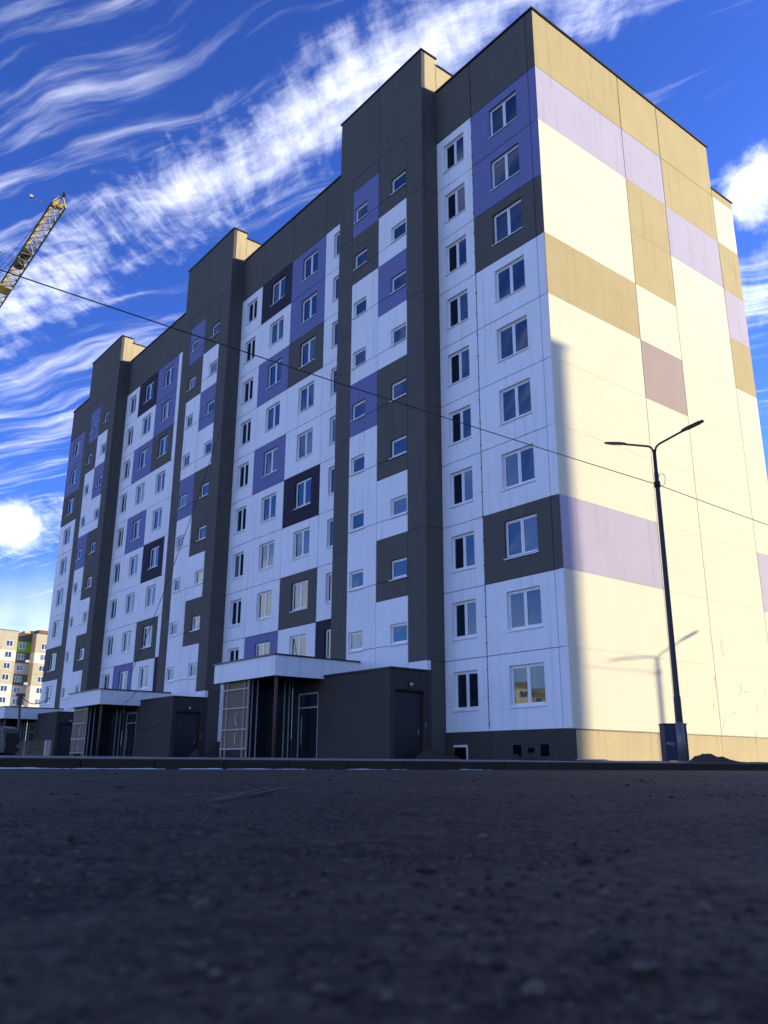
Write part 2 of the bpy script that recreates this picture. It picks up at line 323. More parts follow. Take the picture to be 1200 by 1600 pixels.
# grit and pebbles on the asphalt
gm = MB(); rs = random.Random(11)
ico = [(0, 0, 1), (.9, 0, .3), (.28, .85, .3), (-.72, .53, .3), (-.72, -.53, .3), (.28, -.85, .3), (.72, .5, -.3), (-.28, .85, -.3), (-.9, 0, -.3), (-.28, -.85, -.3), (.72, -.5, -.3)]
icf = [(0, 1, 2), (0, 2, 3), (0, 3, 4), (0, 4, 5), (0, 5, 1), (1, 6, 2), (2, 7, 3), (3, 8, 4), (4, 9, 5), (5, 10, 1), (6, 7, 2), (7, 8, 3), (8, 9, 4), (9, 10, 5), (10, 6, 1)]
for k in range(4200):
    r = .35*math.exp(rs.random()*3.6); a = ang0+rs.uniform(-.58, .58)
    x = CAM.x+math.cos(a)*r; y = CAM.y+math.sin(a)*r
    if kdist(x, y) < .15: continue
    sz = rs.choice((.0014, .002, .0026, .0034))*rs.uniform(.7, 1.4)*(1 if r < 3 else 1.9)
    if rs.random() < .02: sz *= 2.4
    z = float(road_z(x, y)); q = rs.uniform(0, 6.28); fl = rs.uniform(.45, .8)
    b = len(gm.v); cq, sq = math.cos(q), math.sin(q); e = rs.uniform(.7, 1.4)
    gm.v += [(x+sz*(px*e*cq-py*sq), y+sz*(px*e*sq+py*cq), z+sz*fl*(pz+.25)) for px, py, pz in ico]
    mi = 0 if rs.random() < .78 else 1
    for f in icf: gm.f.append(tuple(b+i for i in f)); gm.m.append(mi); gm.sm.append(False)
M_GRIT = mat('dark_grit', (.022, .017, .011), var=.4, vscale=40); M_GRIT2 = mat('pale_grit', (.12, .095, .06), var=.4, vscale=40)
tag(gm.build('grit', [M_GRIT, M_GRIT2]), 'loose grit scattered over the asphalt in the foreground', 'grit', kind='stuff')

# worn paint streak on the asphalt
def strip(name, a, b, w, m, lift, jag=.3, n=40, seed=1):
    rs = random.Random(seed); mb = MB(); a, b = Vector(a), Vector(b); d = (b-a); nn = Vector((-d.y, d.x)).normalized()
    for k in range(n):
        if rs.random() < jag: continue
        p, q = a+d*(k/n), a+d*((k+1)/n); w0 = w*rs.uniform(.5, 1); 
        z = lambda v: float(road_z(v.x, v.y))+lift
        mb.quad([(*(p-nn*w0), z(p)), (*(q-nn*w0), z(q)), (*(q+nn*w0), z(q)), (*(p+nn*w0), z(p))])
    return mb.build(name, m)
def gpt(x, y, z=-.135):
    d = FW*FPX+RV*(x-600)-UV*(y-800); t = (z-CAM.z)/d.z; v = CAM+d*t; return (v.x, v.y)
M_WORN = mat('worn_marking', (.10, .092, .075), rough=.9, var=.4, vscale=20)
for i, (a, b) in enumerate((((330, 1249), (465, 1229)), ((335, 1246), (420, 1231)))):
    o = strip('worn_road_marking', gpt(*a), gpt(*b), .012, M_WORN, .009, .5, 90, i); tag(o, kind='structure')

M_CRK = mat('asphalt_crack', (.006, .005, .004), var=.2)
for i, (a, b, w_) in enumerate((((95, 1228), (600, 1229), .010), ((0, 1227), (60, 1226), .012), ((830, 1223), (1230, 1224), .012), ((560, 1216), (1230, 1214), .02), ((150, 1213), (700, 1215), .02))):
    o = strip('road_crack', gpt(*a), gpt(*b), w_, M_CRK, .013, .25, 70, 20+i); tag(o, kind='structure')
# ------------------------------------------------------------------ panel building
FH, ZP = 2.8, 1.208
ZL = [ZP+FH*k for k in range(11)]        # storey joints, ZL[0] above the plinth
ZTOP, ZT, DEP = 32.30, 34.437, .946
BX = [0, -.42, -3.95, -6.372]
TW = [(-6.372, -13.133), (-25.403, -32.139), (-44.509, -51.254)]
bld = empty('apartment_building', (-29, 7, .12))
tag(bld, 'large white, grey and violet panel apartment block with sunlit sand coloured gable', 'building')
PANELMESH = {}
GAP = .012
def panel(axis, u0, u1, z0, z1, face, bands, hole=None, th=.22, name='panel', sign=1, gap=GAP, hgap=None):
    """axis 'x': lies in a plane y=face looking to -Y, u = world x.  axis 'y': plane x=face looking to +X, u = world y.
    bands = [(z_from, material), ...] from the bottom; hole = (u0,u1,z0,z1)"""
    u0, u1 = min(u0, u1), max(u0, u1); key = (axis, round(u1-u0, 3), round(z1-z0, 3), tuple((round(b[0]-z0, 3), b[1].name) for b in bands), hole and tuple(round(h-k, 3) for h, k in zip(hole, (u0, u0, z0, z0))), th, gap, hgap)
    me = PANELMESH.get(key)
    if me is None:
        W, H = u1-u0, z1-z0; g = gap; k_ = gap if hgap is None else hgap; c = .012 if hgap is None else .006; mb = MB(); mats = []
        def mi(z):
            m = bands[0][1]
            for b in bands:
                if z >= b[0]-z0-1e-6: m = b[1]
            if m not in mats: mats.append(m)
            return mats.index(m)
        us = [g+c, W-g-c]; zs = [k_+c, H-k_-c]+[b[0]-z0 for b in bands[1:]]
        if hole: h = [hole[0]-u0, hole[1]-u0, hole[2]-z0, hole[3]-z0]; us += h[:2]; zs += h[2:]
        us = sorted(set(us)); zs = sorted(set(zs))
        tr = (lambda u, d, z: (u, d, z)) if axis == 'x' else (lambda u, d, z: (-d, u, z))   # d = depth behind the face
        def q(*pts, m): mb.quad([tr(*p_) for p_ in pts], m)
        for i in range(len(us)-1):
            for j in range(len(zs)-1):
                if hole and h[0]-1e-6 <= us[i] < h[1]-1e-6 and h[2]-1e-6 <= zs[j] < h[3]-1e-6: continue
                q((us[i], 0, zs[j]), (us[i+1], 0, zs[j]), (us[i+1], 0, zs[j+1]), (us[i], 0, zs[j+1]), m=mi(zs[j]))
        a, b_, d0, d1 = g+c, W-g-c, k_+c, H-k_-c
        m0, m1 = mi(0), mi(H)
        for (p_, r_, e0, e1, mm) in (((a, d0), (b_, d0), (g, k_), (W-g, k_), m0), ((b_, d1), (a, d1), (W-g, H-k_), (g, H-k_), m1)):
            q((e0[0], c, e0[1]), (e1[0], c, e1[1]), (r_[0], 0, r_[1]), (p_[0], 0, p_[1]), m=mm); q((e0[0], th, e0[1]), (e1[0], th, e1[1]), (e1[0], c, e1[1]), (e0[0], c, e0[1]), m=mm)
        zz = [d0]+[z for z in zs if d0 < z < d1]+[d1]
        for j in range(len(zz)-1):
            lo, hi = zz[j], zz[j+1]; lo2 = k_ if j == 0 else lo; hi2 = H-k_ if j == len(zz)-2 else hi; mm = mi(lo)
            q((g, c, lo2), (a, 0, lo), (a, 0, hi), (g, c, hi2), m=mm); q((g, th, lo2), (g, c, lo2), (g, c, hi2), (g, th, hi2), m=mm)
            q((b_, 0, lo), (W-g, c, lo2), (W-g, c, hi2), (b_, 0, hi), m=mm); q((W-g, c, lo2), (W-g, th, lo2), (W-g, th, hi2), (W-g, c, hi2), m=mm)
        if hole:
            mm = mi(h[2])
            q((h[0], 0, h[2]), (h[1], 0, h[2]), (h[1], th, h[2]), (h[0], th, h[2]), m=mm); q((h[0], th, h[3]), (h[1], th, h[3]), (h[1], 0, h[3]), (h[0], 0, h[3]), m=mm)
            q((h[0], th, h[2]), (h[0], th, h[3]), (h[0], 0, h[3]), (h[0], 0, h[2]), m=mm); q((h[1], 0, h[2]), (h[1], 0, h[3]), (h[1], th, h[3]), (h[1], th, h[2]), m=mm)
        me = mb.mesh(name, mats); PANELMESH[key] = me
    o = bpy.data.objects.new(name, me)
    o.location = (u0, face, z0) if axis == 'x' else (face, u0, z0)
    return link(o, bld)
WM = {}
def window(u0, u1, z0, z1, face, two=True, rec=.11):
    W, H = abs(u1-u0), z1-z0; u0 = min(u0, u1); key = (round(W, 2), round(H, 2), two)
    if key not in WM:
        F = .055; S = .05
        fr = MB(); fr.box(0, F, 0, .07, 0, H).box(W-F, W, 0, .07, 0, H).box(F, W-F, 0, .07, 0, F).box(F, W-F, 0, .07, H-F, H)
        cells = [(F, W-F)] if not two else [(F, W*.5-.03), (W*.5+.03, W-F)]
        if two: fr.box(W*.5-.03, W*.5+.03, 0, .07, F, H-F)
        panes = []
        for a, b in cells:
            fr.box(a, a+S, .012, .06, F, H-F).box(b-S, b, .012, .06, F, H-F).box(a+S, b-S, .012, .06, F, F+S).box(a+S, b-S, .012, .06, H-F-S, H-F)
            pm = MB().box(0, b-a-2*S, 0, .02, 0, H-2*F-2*S).mesh('pane', M_GLASS); panes.append((a+S, pm, F+S))
        sm = MB(); sm.v = [(-.04, -.16, -.035), (W+.04, -.16, -.035), (W+.04, .01, .0), (-.04, .01, 0), (-.04, -.16, -.075), (W+.04, -.16, -.075), (W+.04, -.15, -.075), (-.04, -.15, -.075), (-.04, .01, -.03), (W+.04, .01, -.03)]
        sm.f = [(0, 1, 2, 3), (4, 5, 1, 0), (5, 4, 7, 6), (7, 8, 9, 6), (4, 0, 3, 8, 7), (1, 5, 6, 9, 2)]; sm.m = [0]*6; sm.sm = [False]*6
        hm = MB().box(-.0, W, -.125, -.105, H-.02, H+.015).mesh('drip_edge', M_COPING)
        WM[key] = (fr.mesh('window', M_PVC), panes, sm.mesh('sill', M_SILL), hm)
    fm, panes, sm, hm = WM[key]
    w = bpy.data.objects.new('window', fm); w.location = (u0, face+rec, z0); link(w, bld); WLOC[w.name] = (0, 0, 0)
    def sub(name, me, x, y, z, rot=None):
        o = bpy.data.objects.new(name, me); o.location = (x, y, z); col.objects.link(o); o.parent = w
        if rot: o.rotation_euler = rot
    for x, pm, z in panes: sub('pane', pm, x, .028, z, (random.uniform(-.006, .006), 0, random.uniform(-.008, .008)))
    sub('sill', sm, 0, 0, 0)
    return w
WZ0, WZ1 = .86, 2.34
def column(x0, x1, cols, wx=None, rows=range(10), row0=0):
    for k in rows:
        m = cols.get(k+1, M_WHITE)
        hole = None
        if wx: hole = (min(wx), max(wx), ZL[k]+WZ0, ZL[k]+WZ1)
        panel('x', x0, x1, ZL[k], ZL[k+1], 0, [(ZL[k], m)], hole)
        if wx: window(wx[0], wx[1], ZL[k]+WZ0, ZL[k]+WZ1, 0)
CEND = {10: M_PURP, 9: M_PURP, 8: M_GREY, 3: M_GREY}
CW1 = {10: M_PURP, 9: M_PURP, 8: M_GREY, 5: M_VIOL, 3: M_GREY}
CW2 = {10: M_VIOL, 8: M_PURP, 6: M_PURP, 2: M_PURP}
# right hand end bay
column(0.0, BX[1], CEND); column(BX[1], BX[2], CEND, (-1.14, -2.83)); column(BX[2], BX[3], {}, (-4.50, -5.86))
# middle bays, each between two stair towers
SECT = [(-13.133, -25.403), (-32.139, -44.509)]
for xa, xb in SECT:
    s = (xb-xa)/(-25.403+13.133); g = lambda v: xa+(v+13.133)*s
    c = [xa, g(-15.8), g(-19.35), g(-22.85), xb]
    column(c[0], c[1], {2: M_VIOL}, (g(-13.66), g(-15.0)))
    column(c[1], c[2], CW1, (g(-16.6), g(-18.17))); column(c[2], c[3], CW2, (g(-20.13), g(-21.72))); column(c[3], c[4], {}, (g(-23.47), g(-24.78)))
column(-51.254, -53.95, {}, (-51.8, -53.1)); column(-53.95, -57.75, CEND, (-55.15, -56.95)); column(-57.75, -58.174, CEND)
# attic band
for x0, x1 in ((0, BX[1]), (BX[1], BX[2]), (BX[2], BX[3]), (-13.133, -15.8), (-15.8, -19.35), (-19.35, -22.85), (-22.85, -25.403),
               (-32.139, -34.8), (-34.8, -38.4), (-38.4, -41.9), (-41.9, -44.509), (-51.254, -53.95), (-53.95, -58.174)):
    panel('x', x0, x1, ZL[10], ZTOP, 0, [(ZL[10], M_GREY)], name='attic_panel')
# gable, four strips of panels
GY = [0.0, 6.15, 9.34, 14.05, 16.03]
gcol = [{11: M_SUN_TAN, 10: M_SUN_LILAC, 7: M_SUN_TAN, 3: M_SUN_LILAC}, {11: M_SUN_TAN, 10: M_SUN_LILAC, 9: M_SUN_TAN, 8: M_SUN_TAN, 6: M_MAUVE}, {11: M_SUN_TAN, 10: M_SUN_TAN, 9: M_SUN_LILAC}, {9: M_SUN_TAN, 8: M_SUN_LILAC, 7: M_SUN_TAN, 3: M_SUN_LILAC}]
for i in range(4):
    for k in range(10):
        panel('y', GY[i], GY[i+1], ZL[k], ZL[k+1], 0.0, [(ZL[k], gcol[i].get(k+1, M_SUN_CREAM))], gap=.018, hgap=.0015)
    if i < 3: panel('y', GY[i], GY[i+1], ZL[10], ZTOP, 0.0, [(ZL[10], M_SUN_TAN)], name='attic_panel', gap=.016)
    else: panel('y', GY[3], GY[4], ZL[10], ZL[10]+.45, 0.0, [(ZL[10], M_SUN_TAN)], name='attic_panel')
# stair towers with a painted pattern; panel joints run at sill height
TCL = {10: M_PURP, 9: M_GREY, 6: M_PURP}; TCR = {10: M_GREY, 8: M_PURP, 6: M_GREY, 5: M_GREY, 3: M_GREY}
for x0, x1 in TW:
    e = [x0, x0-1.18, x0-3.36, x0-5.54, x1]
    for ci, (a, b, cm, wx) in enumerate(((e[1], e[2], TCR, (x0-1.24, x0-2.35)), (e[2], e[3], TCL, (x0-4.31, x0-5.37)))):
        js = [3.63]+[ZL[k]+.82 for k in range(1, 10)]+[30.02]
        for j in range(len(js)-1):
            lo, hi = js[j], js[j+1]; bands = []
            for k in range(10):
                if ZL[k+1] <= lo+1e-4 or ZL[k] >= hi: continue
                bands.append((max(lo, ZL[k]), cm.get(k+1, M_WHITE)))
            if hi > ZL[10]: bands.append((ZL[10], M_GREY))
            hole = None
            if j >= 1: hole = (min(wx), max(wx), lo+.04, lo+.88)
            panel('x', a, b, lo, hi, -DEP, bands, hole, th=.2)
            if j >= 1: window(wx[0], wx[1], lo+.04, lo+.88, -DEP, two=False, rec=.09)
    for a, b in ((e[0], e[1]), (e[3], e[4])):
        lows = [3.63, 9.6, 15.2, 20.8, 26.4, 30.02]
        for j in range(5): panel('x', a, b, lows[j], lows[j+1], -DEP, [(lows[j], M_WHITE), (ZL[1], M_GREY)] if (j == 0) else [(lows[j], M_GREY)], th=.2, gap=.006)
    panel('x', x0, x0-3.36, 30.02, ZT, -DEP, [(30.02, M_GREY)], th=.2, name='attic_panel', gap=.006); panel('x', x0-3.36, x1, 30.02, ZT, -DEP, [(30.02, M_GREY)], th=.2, name='attic_panel', gap=.006)
    # side faces: dark render down the recess, sunlight above the roof painted on in sand
    zz = [.15, 4.0, 9.6, 15.2, 20.8, 26.4, 32.25]
    for j in range(6):
        panel('y', -DEP+.205, .02, zz[j], zz[j+1], x0-.004, [(zz[j], M_GREY)], th=.18, name='side_panel', gap=.005)
    panel('y', -DEP+.205, .03, 32.25, ZT, x0-.004, [(32.25, M_SUN_SANDPL)], th=.18, name='side_panel', gap=.005)
    panel('y', .03, 1.6, 31.2, 34.06, x0-.004, [(31.2, M_SUN_SANDPL)], th=.18, name='side_panel', gap=.005); panel('y', 1.6, 5.0, 31.2, 34.06, x0-.004, [(31.2, M_SUN_SANDPL)], th=.18, name='side_panel', gap=.005)
    MB().box(x0-.2, x1+.005, -DEP+.19, 0.23, .1, ZT-.02).box(x0-.2, x1+.2, .23, 5.0, 30, 34.04).build('stair_tower_core', M_CORE, bld)
    MB().box(x1+.004, x1-.001, -DEP+.21, .02, .1, ZT-.02).build('side_panel', M_GREY, bld)
    MB().box(x0+.06, x1-.06, -DEP-.06, .07, ZT, ZT+.07).build('coping', M_COPING, bld)
    MB().box(x0+.06, x1-.06, .07, 5.06, 34.06, 34.12).build('coping', M_COPING, bld)
    MB().box(x0, x1, -DEP+.004, -DEP+.19, .1, 3.63).build('tower_foot', M_PLINTH, bld)
# body behind the panels, roof, copings
MB().box(-.2, -57.98, .22, 13.9, .0, ZTOP-.05).box(-.2, -12, 13.9, 15.85, 0, ZL[10]+.4).build('inner_core', M_CORE, bld)
for a, b in ((.07, -6.37), (-13.14, -25.40), (-32.145, -44.5), (-51.26, -58.24)):
    MB().box(a, b, -.07, .32, ZTOP, ZTOP+.08).build('coping', M_COPING, bld)
MB().box(-.3, .07, .32, GY[3]+.06, ZTOP, ZTOP+.08).build('coping', M_COPING, bld)
MB().box(-.35, .06, GY[3]+.002, GY[4]+.07, ZL[10]+.455, ZL[10]+.51).build('coping', M_COPING, bld)
MB().box(-.2, -12, GY[4]-.18, GY[4]-.002, .1, ZL[10]+.44).build('rear_wall', M_SUN_CREAM, bld)
MB().box(-.2, -58.1, 13.9, 14.04, .1, ZTOP-.02).build('rear_wall', M_SUN_CREAM, bld)
MB().box(-58.174, -58.0, .02, 14.0, .1, ZTOP-.02).build('end_wall', M_SUN_CREAM, bld)
# plinth with vents
pl = MB(); pl.box(-.03, BX[2], .03, .2, -.2, ZP-.004); pl.build('plinth_panel', M_PLINTH, bld); 
pl = MB(); pl.box(BX[2]-.015, BX[3]+.0, .03, .2, -.2, ZP-.004); pl.build('plinth_panel', M_PLINTH, bld)
for xa, xb in SECT+[(-51.254, -58.174)]:
    MB().box(xa, xb, .03, .2, -.2, ZP-.004).build('plinth_panel', M_PLINTH, bld)
for i in range(4):
    MB().box(-.2, -.03, GY[i]+(.205 if i == 0 else .01), GY[i+1]-.01, -.2, ZP-.004).build('plinth_panel', M_SUN_SANDPL if i else M_SUN_SANDPL, bld)
MB().box(.0, -.03, .0, GY[4], ZP-.03, ZP-.002).build('plinth_flashing', M_COPING, bld)
def vent(x0, x1, z0, z1):
    v = MB().box(x0, x1, .018, .029, z0, z1).build('vent', M_VENT, bld)
    t = MB(); w = .025
    t.box(x0-w, x1+w, .0, .03, z1, z1+w).box(x0-w, x1+w, 0, .03, z0-w, z0).box(x0-w, x0, 0, .03, z0, z1).box(x1, x1+w, 0, .03, z0, z1)
    return v
vent(-2.81, -2.41, .30, .70); vent(-2.09, -1.80, .42, .60); vent(-1.50, -1.12, .30, .70); vent(-5.89, -5.22, .22, .66)
t = MB(); t.box(-5.93, -5.18, -.005, .03, .66, .74).box(-5.22, -5.16, -.005, .03, .2, .66); t.build('basement_window_frame', M_PVC, bld)
# surface conduit with clips down the joint of the end bay
t = MB(); t.tube([(-3.95, -.02, ZP+.1+i*.7) for i in range(44)], .008, 5)
cd_ = t.build('conduit', M_CABLE, bld)
t = MB()
for k in range(30): t.box(-3.985, -3.915, -.035, -.002, ZP+.25+k*1.02, ZP+.28+k*1.02)
o = t.mesh('conduit_clips', M_COPING); oc = bpy.data.objects.new('conduit_clips', o); col.objects.link(oc); oc.parent = cd_; oc['kind'] = 'stuff'; oc.matrix_parent_inverse = Matrix.Identity(4)
# hairline cracks in the gable render near its foot
M_CRACK = mat('crack', (.10, .07, .04), var=.1)
rs = random.Random(21)
for (y, z, n, dr) in ((10.1, 5.2, 9, 90), (9.3, 3.6, 5, 95), (11.2, 3.4, 4, 80), (13.2, 3.3, 4, 100), (9.7, 1.9, 5, 60), (12.0, 1.5, 5, 75), (13.4, 1.4, 5, 55), (8.9, 2.5, 3, 92), (12.4, 2.6, 4, 85), (10.7, 2.2, 3, 10), (11.8, 3.1, 4, 5)):
    t = MB(); p = Vector((y, z)); a = R(dr+180)
    for k in range(n):
        a2 = a+rs.uniform(-.6, .6); l = rs.uniform(.06, .16); q = p+Vector((math.cos(a2), math.sin(a2)))*l; w = rs.uniform(.004, .012)
        nn = Vector((-math.sin(a2), math.cos(a2)))*w
        t.quad([(.004, *(p-nn)), (.004, *(q-nn)), (.004, *(q+nn)), (.004, *(p+nn))]); p = q
    t.build('crack', M_CRACK, bld)

# entrances
def entrance(i, x0, dzc=0.):
    X = lambda v: x0+v+6.372
    y0, y1 = -2.81, -DEP-.002
    # dark annexe
    MB().box(X(-6.42), X(-11.22), y0, y0+.2, .0, 3.56).build('annexe_wall', M_PLINTH, bld)
    w = MB(); xs = X(-6.40); ya, yb = -2.58, -1.10
    w.box(xs-.2, xs, y0+.202, ya, 0, 3.56).box(xs-.2, xs, yb, y1, 0, 3.56).box(xs-.2, xs, ya, yb, 2.76, 3.56); w.build('annexe_wall', M_PLINTH, bld)
    MB().box(xs-.22, xs-.2, ya, yb, .0, 2.76).build('annexe_recess', M_CORE, bld)
    d = MB().box(xs-.19, xs-.13, ya+.06, yb-.06, .16, 2.68).build('door', M_DOOR, bld)
    h = MB(); h.tube([(xs-.13, yb-.25, 1.1), (xs-.07, yb-.25, 1.1), (xs-.07, yb-.25, 1.3), (xs-.13, yb-.25, 1.3)], .014, 6); link_sub(h, 'handle', M_ALU, d)
    lm = MB().box(xs+.002, xs+.03, -1.95, -1.75, 2.98, 3.12).build('wall_lamp', M_BLACK, bld)
    link_sub(MB().tube([(xs+.03, -1.85, 3.05), (xs+.10, -1.85, 3.02), (xs+.14, -1.85, 2.93)], [.03, .07, .09], 10), 'lamp_shade', M_ALU, lm)
    MB().box(xs+.002, xs+.05, -2.50, -1.15, 2.80, 2.84).build('door_drip_rail', M_COPING, bld)
    MB().box(xs+.002, xs+.02, -.99+.0, -1.06, 1.35, 1.60).build('intercom', M_GALV, bld)
    MB().box(xs+.01, xs+1.1, ya-.1, yb+.1, .0, .15).build('door_step', M_KERB, bld)
    MB().box(X(-6.34), X(-11.28), y0-.05, y1, 3.562, 3.63).build('annexe_coping', M_COPING, bld)
    # canopy
    zb, zt = 3.47+dzc, 4.30+dzc; ca, cb_ = X(-10.85), X(-16.05); cy = -5.28
    cn = MB().box(ca-.03, cb_+.03, cy+.03, -DEP-.01, zb+.12, zt-.06).build('canopy', M_PLINTH, bld)
    if True:
        link_sub(MB().box(ca-.002, cb_+.002, cy, cy+.028, zb, zt), 'fascia', M_WHITE, cn)
        link_sub(MB().box(ca-.028, ca, cy+.001, -DEP-.003, zb+.001, zt-.001), 'fascia', M_WHITE, cn)
        link_sub(MB().box(cb_, cb_+.028, cy+.001, -.01, zb+.001, zt-.001), 'fascia', M_WHITE, cn)
        link_sub(MB().box(ca+.06, cb_-.06, cy-.06, -DEP-.003, zt, zt+.06), 'roof_edge', M_COPING, cn)
        link_sub(MB().box(ca-.03, cb_+.03, cy+.03, -DEP-.003, zb+.06, zb+.118), 'soffit', M_DOOR, cn)
    # corner post
    c = MB(); c.tube([(X(-11.0), cy+.2, .1), (X(-11.0), cy+.2, zb+.06)], .075, 12); c.build('canopy_post', M_RUST, bld)
    # glazed front of the vestibule, boarded up, with white battens
    fy = -5.05; fa, fb = X(-13.25), X(-15.5)
    bd = MB().box(fa, fb, fy+.03, fy+.06, .62, zb+.06).build('boarding', M_BOARD, bld)
    for v in (-13.27, -13.62, -15.12, -15.48): MB().box(X(v)-.03, X(v)+.03, fy-.02, fy+.028, .16, zb+.06).build('batten', M_BATTEN, bld)
    for z in (.62, 1.42, 2.32, 3.12): MB().box(fa+.03, fb-.03, fy-.045, fy-.021, z-.03, z+.03).build('batten', M_BATTEN, bld)
    wi = MB()
    for z in (1.05, 1.85): wi.tube([(X(-14.0)+.22*math.sin(a), fy-.05, z+.26*math.cos(a)) for a in [3.4+k*.36 for k in range(9)]], .012, 5)
    wi.build('wire_loop', M_PVC, bld)
    # glazed return and inner wall
    rx = X(-13.25)
    MB().box(rx-.10, rx-.06, fy+.07, y0, .16, zb+.06).build('vestibule_glazing', M_DGLASS, bld)
    for yy in (-4.86, -4.60, -3.22, -2.98): MB().box(rx-.058, rx-.02, yy-.02, yy+.02, .16, zb+.06).build('mullion', M_ALU, bld)
    MB().box(X(-11.22), X(-11.30), y0+.02, y0+.2, .0, zb+.06).build('vestibule_wall', M_PLINTH, bld)
    MB().box(X(-12.86), rx-.06, y0+.021, y0+.2, .0, zb+.06).build('vestibule_wall', M_DOOR, bld)
    MB().box(X(-11.30), X(-12.86), y0+.022, y0+.2, 2.98, zb+.06).build('vestibule_wall', M_DOOR, bld)
    dr = MB(); a, b = X(-11.32), X(-12.84); dr.box(a, a-.05, y0+.03, y0+.1, .16, 2.96).box(b, b+.05, y0+.03, y0+.1, .16, 2.96).box(a-.05, b+.05, y0+.03, y0+.1, 2.90, 2.96).box(a-.05, b+.05, y0+.04, y0+.09, 2.32, 2.38)
    d2 = dr.build('door', M_ALU, bld)
    link_sub(MB().box(a-.05, b+.05, y0+.06, y0+.08, .16, 2.32), 'pane', M_DGLASS, d2); link_sub(MB().box(a-.05, b+.05, y0+.06, y0+.08, 2.38, 2.90), 'pane', M_GLASS, d2)
    hh = MB(); hh.tube([(b+.3, y0+.02, .8), (b+.3, y0+.02, 2.0)], .016, 6); link_sub(hh, 'handle', M_ALU, d2)
    MB().box(X(-10.9), X(-16.4), -5.9, -.2, .10, .165).build('entrance_slab', M_KERB, bld)
def link_sub(mb, name, m, parent):
    o = bpy.data.objects.new(name, mb.mesh(name, m)); col.objects.link(o); o.parent = parent
    o.matrix_parent_inverse = Matrix.Identity(4); return o
for i, (x0, x1) in enumerate(TW): entrance(i, x0, (0, -.18, -.25)[i])

# thin wires hung on the front
def hang(name, a, b, sag, r, m, parent=None, n=24):
    a, b = Vector(a), Vector(b); return MB().tube([a.lerp(b, k/n)-Vector((0, 0, sag*4*(k/n)*(1-k/n))) for k in range(n+1)], r, 5).build(name, m, parent)
def ony(x, y, Y):
    d = FW*FPX+RV*(x-600)-UV*(y-800); return CAM+d*((Y-CAM.y)/d.y)
w1 = hang('service_wire', ony(362, 615, -1.05), ony(205, 1052, -5.4), .8, .018, M_CABLE); tag(w1, 'thin wire hanging from the second stair tower down to a canopy', 'wire')
w2 = hang('service_wire', ony(193, 1098, -5.33), ony(215, 1078, -5.33), .1, .014, M_CABLE); tag(w2, 'short loose wire on the middle canopy fascia', 'wire')
w3 = hang('service_wire', ony(262, 1122, -2.9), ony(208, 1138, -5.3), .25, .016, M_CABLE); tag(w3, 'slack wire strung across the middle entrance annexe', 'wire')

# ------------------------------------------------------------------ lamp posts and the overhead cable
def lamp_post(name, base, H, ph, label, full=True):
    r = empty(name, base); tag(r, label, 'street lamp', 'double arm street lamps along the kerb')
    x, y, z = base
    MB().tube([(x, y, z-.1), (x, y, z+1.6), (x, y, z+1.65), (x, y, z+H-.9), (x, y, z+H-.88), (x, y, z+H-.22)], [.095, .09, .075, .06, .05, .05], 14).build('pole', M_LAMP, r)
    MB().tube([(x, y, z-.02), (x, y, z+.03)], .17, 14).build('base_flange', M_GALV, r)
    MB().tube([(x, y, z+.03), (x, y, z+1.0)], .10, 14).build('base_sleeve', M_GALV, r)
    v = Vector((math.cos(R(ph)), math.sin(R(ph)), 0))
    for s in (1, -1):
        t = math.tan(R(18)); o = Vector((x, y, z+H-.28)); pts = [o+v*.03*s]
        for k in range(1, 6): a = k/5*R(72); pts.append(o+v*s*(.03+.22*(1-math.cos(a)))+Vector((0, 0, .22*math.sin(a))))
        e = pts[-1]; pts.append(e+v*s*.68+Vector((0, 0, .68*t)))
        MB().tube(pts, .03, 10).build('arm', M_LAMP, r)
        a = pts[-1]-v*s*.06; b = a+v*s*.62+Vector((0, 0, .62*t*.8)); hd = MB(); n = Vector((-v.y, v.x, 0))
        ax = (b-a).normalized(); up = ax.cross(n).normalized(); up = up if up.z > 0 else -up
        def sec(p, w, h0, h1): return [p-n*w-up*h0, p+n*w-up*h0, p+n*w*.85+up*h1, p-n*w*.85+up*h1]
        secs = [sec(a, .04, .03, .025), sec(a.lerp(b, .25), .085, .022, .03), sec(a.lerp(b, .8), .095, .02, .022), sec(b, .07, .015, .01)]
        for q, w in zip(secs, secs[1:]):
            for k in range(4): hd.quad([q[k], q[(k+1) % 4], w[(k+1) % 4], w[k]])
        hd.quad(secs[0][::-1]); hd.quad(secs[-1])
        lh = hd.build('lamp_head', M_LAMP, r); link_sub(MB().quad([secs[1][0]-up*.004, secs[2][0]-up*.004, secs[2][1]-up*.004, secs[1][1]-up*.004]), 'lens', M_BLACK, lh)
    if full:
        zc = at(1025, 757, 22.3).z
        MB().tube([(x, y, zc-.08), (x, y, zc+.08)], .085, 12).build('cable_clamp', M_BLACK, r)
        MB().tube([(x+.1*math.cos(a)*1.1+.12, y+.05, zc+.12+.18*math.sin(a)) for a in [k*.52 for k in range(13)]], .008, 5).build('cable_coil', M_CABLE, r)
    return r
LB = at(1065, 1190, 22.3); LTOP = at(1024, 694.5, 22.3)
LH = LTOP.z-LB.z+.05
lamp_post('street_lamp', (LB.x+.02, LB.y+.03, .07), LH+.03, 14, 'black double arm street lamp before the sunlit gable')
QL = at(40, 440, 11.2); QR_ = at(1200, 822, 23.5)
AT_ = Vector((LB.x+.02, LB.y+.03, at(1025, 757, 22.3).z))
LX, LY = LB.x+.02, LB.y+.03
lamp_post('street_lamp', (LX, 5.29+LX*math.tan(R(SUN_AZ)), .0), 4.20+LX/math.cos(R(SUN_AZ))*math.tan(R(SUN_EL)), 14, 'double arm street lamp standing further along the kerb, past the gable')
